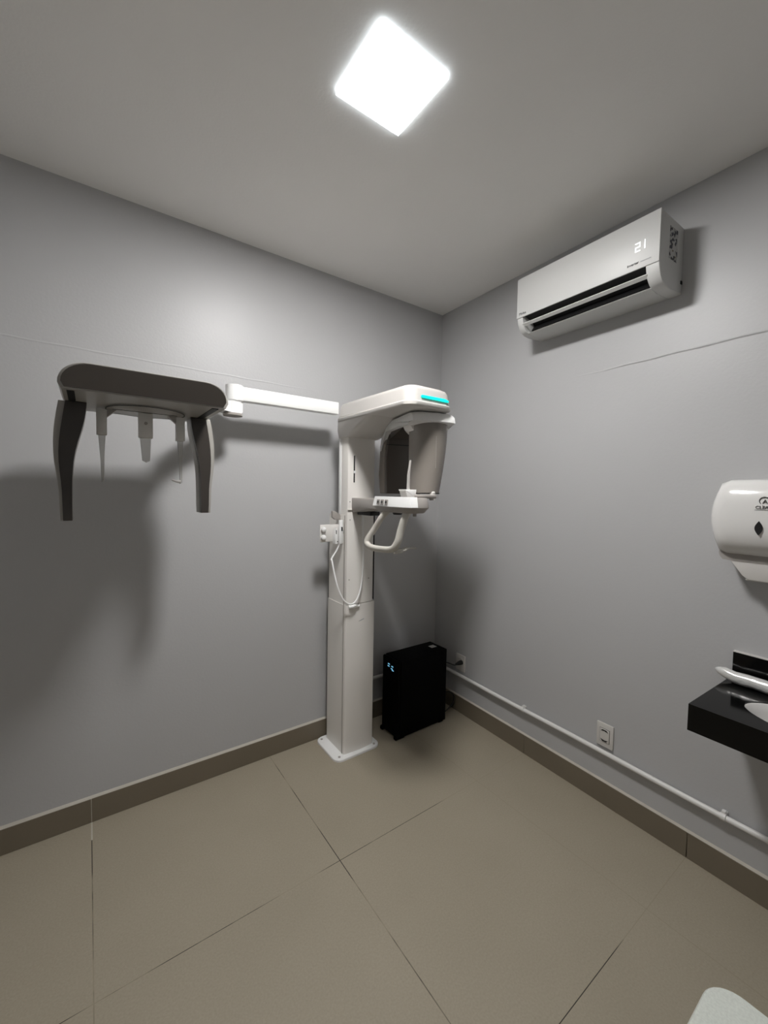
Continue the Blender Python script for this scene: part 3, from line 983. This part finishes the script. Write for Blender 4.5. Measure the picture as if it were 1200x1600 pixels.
# keyhole window (pointed oval) and printed mark
bm = NB()
kp = []
for k in range(17):
    t = k / 16
    kp.append((0.0105 * math.sin(math.pi * t), -0.024 + 0.048 * t))
for k in range(1, 16):
    t = 1 - k / 16
    kp.append((-0.0105 * math.sin(math.pi * t), -0.024 + 0.048 * t))
add_prism(bm, [(DSC + x, 1.402 + z) for x, z in kp], 'xz', -0.1835, -0.179)
obj('key_window', bm, M_DARK, shell, **LOC)
bm = NB()
# monogram: open C ring around a small A
def arc_band(bm, cx, cz, r0, r1, a0, a1, y0, y1, n=20):
    rs = []
    for k in range(n + 1):
        a = math.radians(a0 + (a1 - a0) * k / n)
        c, s = math.cos(a), math.sin(a)
        rs.append([(cx + r0 * c, y0, cz + r0 * s), (cx + r1 * c, y0, cz + r1 * s), (cx + r1 * c, y1, cz + r1 * s), (cx + r0 * c, y1, cz + r0 * s)])
    add_loft(bm, rs)
LCX, LCZ = DSC + 0.010, 1.494
arc_band(bm, LCX, LCZ, 0.0118, 0.0138, 35, 230, -0.1795, -0.172)
obj('emblem_ring', bm, M_INK, shell, **LOC)
tilt = math.radians(-20)
text_obj('emblem_letter', 'A', 0.020, wall_text_matrix(LCX + 0.002, -0.1798, LCZ - 0.003, -0.12), M_INK, shell, extrude=0.0008)
text_obj('clean_lettering', 'CLEAN', 0.0145, wall_text_matrix(LCX + 0.001, -0.1818, LCZ - 0.0225, -0.08), M_INK, shell, extrude=0.0007)
bm = NB(); add_box(bm, (LCX - 0.024, -0.1822, LCZ - 0.0312), (LCX + 0.026, -0.178, LCZ - 0.0304)); obj('underline', bm, M_INK, shell, **LOC)

# ------------------------------------------------------------------ counter, basin, tube
ct = rthing('washbasin_counter', 'floating black granite counter with upstand, right edge of photo', 'counter', 0.0, 0.0)
K0, K1, KD, KZ, KT = 1.728, 2.52, 0.385, 0.81, 0.72
BX, BY, BA, BB2 = 2.075, -0.215, 0.245, 0.125
bm = NB()
# top with an elliptical opening
n = 48
ov = []
rv = []
for k in range(n):
    a = 2 * math.pi * k / n
    ov.append((BX + BA * math.cos(a), BY + BB2 * math.sin(a)))
    # project the same angle onto the rectangle
    c, s = math.cos(a), math.sin(a)
    cx_ = BX
    t = 1e9
    if c > 1e-9: t = min(t, (K1 - BX) / c)
    if c < -1e-9: t = min(t, (K0 - BX) / c)
    if s > 1e-9: t = min(t, (0 - BY) / s)
    if s < -1e-9: t = min(t, (-KD - BY) / s)
    rv.append([BX + t * c, BY + t * s])
for corner in ((K0, 0), (K1, 0), (K0, -KD), (K1, -KD)):
    j = min(range(n), key=lambda i: (rv[i][0] - corner[0]) ** 2 + (rv[i][1] - corner[1]) ** 2)
    rv[j] = list(corner)
def ringv(pts, z): return [bm.verts.new((x, y, z)) for x, y in pts]
o_t, o_b, r_t, r_b = ringv(ov, KZ), ringv(ov, KZ - 0.02), ringv(rv, KZ), ringv(rv, KT)
for k in range(n):
    j = (k + 1) % n
    bm.faces.new([o_t[k], o_t[j], r_t[j], r_t[k]])
    bm.faces.new([r_t[k], r_t[j], r_b[j], r_b[k]])
    bm.faces.new([o_b[j], o_b[k], o_t[k], o_t[j]])
    bm.faces.new([r_b[k], r_b[j], o_b[j], o_b[k]])
top = obj('worktop', bm, M_GRAN, ct, angle=30, **LOC)
bm = NB(); add_box(bm, (K0 + 0.010, -0.020, KZ), (K1, -0.0002, 0.918), 0.0012, 1); obj('upstand', bm, M_GRAN, ct, **LOC)
bm = NB(); add_box(bm, (K0 + 0.009, -0.0205, 0.9165), (K1, -0.0, 0.9195), 0.0005, 1); obj('upstand_sealant', bm, M_SOCK, ct, **LOC)

bs = rthing('washbasin', 'white oval washbasin set into the black counter', 'washbasin', 0.0, 0.0)
bm = NB()
rings = []
for k_, z in ((0.995, KZ - 0.0035), (0.97, KZ - 0.006), (0.93, KZ - 0.03), (0.84, KZ - 0.075), (0.60, KZ - 0.115), (0.25, KZ - 0.13), (0.08, KZ - 0.132)):
    rings.append([(BX + BA * k_ * math.cos(2 * math.pi * i / n), BY + BB2 * k_ * math.sin(2 * math.pi * i / n), z) for i in range(n)])
inner_n = len(rings)
for k_, z in ((0.08, KZ - 0.14), (0.62, KZ - 0.125), (0.88, KZ - 0.082), (0.995, KZ - 0.03)):
    rings.append([(BX + BA * k_ * math.cos(2 * math.pi * i / n), BY + BB2 * k_ * math.sin(2 * math.pi * i / n), z) for i in range(n)])
R_ = [[bm.verts.new(p) for p in r] for r in rings]
for a_ in range(len(R_)):
    b__ = (a_ + 1) % len(R_)
    for i in range(n):
        bm.faces.new([R_[a_][i], R_[a_][(i + 1) % n], R_[b__][(i + 1) % n], R_[b__][i]])
obj('bowl', bm, M_BASIN, bs, angle=60, **LOC)
bm = NB(); add_lathe(bm, [(0.022, KZ - 0.142), (0.022, KZ - 0.129), (0.012, KZ - 0.1285)], (BX, BY, 0), 20); obj('drain', bm, M_METAL, bs, **LOC)

bm = NB()
L_ = 0.46
npt = 24
pth = [(1.698 + 0.002 * 0 + L_ * i / npt, -0.058 - 0.02 * i / npt, 0.8345 + 0.0008 * math.sin(i * 1.3)) for i in range(npt + 1)]
rad = [0.004, 0.0125, 0.0190, 0.0215] + [0.0225 + 0.0008 * math.sin(i * 2.1) for i in range(npt - 6)] + [0.023, 0.020, 0.014, 0.005]
rad = rad[:npt + 1]
pth[0] = (1.697, -0.058, 0.846); pth[1] = (1.708, -0.058, 0.844); pth[2] = (1.725, -0.058, 0.842)
add_tube(bm, pth, rad, 20)
bm.transform(RM)
tb = obj('wrapped_tube', bm, M_FILM, angle=60)
tag(tb, 'shiny silvery tube lying along the back of the black counter', 'tube')

# small mark chipped in the paint under the counter
bm = NB()
add_prism(bm, [(1.793, 0.593), (1.800, 0.597), (1.812, 0.597), (1.818, 0.594), (1.808, 0.591), (1.798, 0.590)], 'xz', -0.0012, 0.001)
bm.transform(RM)
chip = obj('trim_6', bm, M_INK)
chip['kind'] = 'structure'

# ------------------------------------------------------------------ sockets
def socket(name, label, s0, s1, z0, z1, module):
    t = rthing(name, label, 'socket', (s0 + s1) / 2, (z0 + z1) / 2)
    hw, hh = (s1 - s0) / 2, (z1 - z0) / 2
    bm = NB(); add_box(bm, (-hw, -0.009, -hh), (hw, -0.0, hh), 0.003, 2)
    pl = obj('cover_plate', bm, M_SOCK, t, **LOC)
    if module == 'data':
        bm = NB(); add_box(bm, (-0.024, -0.0100, -0.033), (0.024, -0.0088, 0.033)); obj('recess', bm, M_DARK, pl, **LOC)
        bm = NB(); add_box(bm, (-0.0225, -0.0125, -0.0315), (0.0225, -0.009, 0.0315), 0.001, 1); md = obj('module', bm, M_SOCK, t, **LOC)
        for z, flip in ((0.0235, 1), (-0.0235, -1)):
            bm = NB()
            add_prism(bm, [(-0.018, z - 0.004 * flip), (-0.009, z + 0.005 * flip), (0.009, z + 0.005 * flip), (0.018, z - 0.004 * flip), (0.0, z - 0.0005 * flip)], 'xz', -0.0135, -0.012)
            obj('port', bm, M_DARK, md, **LOC)
    else:
        bm = NB(); add_box(bm, (-0.021, -0.012, -0.034), (0.021, -0.0088, 0.034), 0.0015, 1); obj('module', bm, M_SOCK, t, **LOC)
    return t


socket('network_socket', 'white wall socket plate just above the conduit, middle of right wall', 1.226, 1.306, 0.283, 0.398, 'data')
socket('power_socket', 'small shaded wall socket with black plug beside the computer tower', 0.235, 0.318, 0.289, 0.400, 'power')

# ------------------------------------------------------------------ conduits with clips
def conduit(name, label, s0, s1, z, clips, M4, r=0.0115, rot=0.0):
    mid = (s0 + s1) / 2
    t = thing(name, label, 'conduit', tuple(M4 @ Vector((mid, 0, z))), rot)
    bm = NB()
    pts = [(s0 + (s1 - s0) * i / 20, -0.020, z + 0.0015 * math.sin(i)) for i in range(21)]
    add_tube(bm, pts, r, 14)
    bm.transform(M4)
    p = obj('pipe', bm, M_PIPE, t, angle=60)
    for c in clips:
        bm = NB()
        rs = []
        for xx in (c - 0.009, c + 0.009):
            ring = []
            for k in range(16):
                a = 2 * math.pi * k / 16
                ring.append((xx, -0.020 + 0.0145 * math.cos(a), z + 0.0145 * math.sin(a)))
            rs.append(ring)
        add_loft(bm, rs)
        add_box(bm, (c - 0.009, -0.010, z - 0.016), (c + 0.009, -0.0, z + 0.018), 0.001, 1)
        add_box(bm, (c - 0.006, -0.022, z + 0.012), (c + 0.006, -0.004, z + 0.022), 0.001, 1)
        bm.transform(M4)
        obj('pipe_clip', bm, M_PIPE, t)
    return t


conduit('conduit_pipe', 'white conduit pipe clipped along the right wall above the skirting', 0.03, 2.9, 0.261, (0.803, 1.737, 2.6), RM, rot=RW_ROT)
conduit('conduit_pipe', 'short length of conduit pipe behind the column and tower on left wall', -0.90, -0.034, 0.277, (-0.15,), Matrix.Identity(4))

# ------------------------------------------------------------------ stool whose corner enters the frame
st = thing('stool', 'pale mottled grey seat corner at the bottom right edge', 'stool', (-1.19, -2.15, 0))
sx0, sx1, sy0, sy1 = -1.40, -0.978, -2.36, -1.942
bm = NB()
pl = rrect(sx0, sx1, sy0, sy1, 0.055, 8)
def ins_(p, k): return [(-1.189 + (x + 1.189) * k, -2.151 + (y + 2.151) * k) for x, y in p]
add_loft(bm, [[(x, y, 0.425) for x, y in ins_(pl, 0.985)], [(x, y, 0.430) for x, y in pl], [(x, y, 0.455) for x, y in pl], [(x, y, 0.460) for x, y in ins_(pl, 0.985)]])
obj('seat', bm, M_STOOL, st)
for x in (sx0 + 0.07, sx1 - 0.07):
    for y in (sy0 + 0.07, sy1 - 0.07):
        bm = NB(); add_tube(bm, [(x, y, 0.0), (x, y, 0.425)], [0.013, 0.016], 12); obj('leg', bm, M_METAL, st)
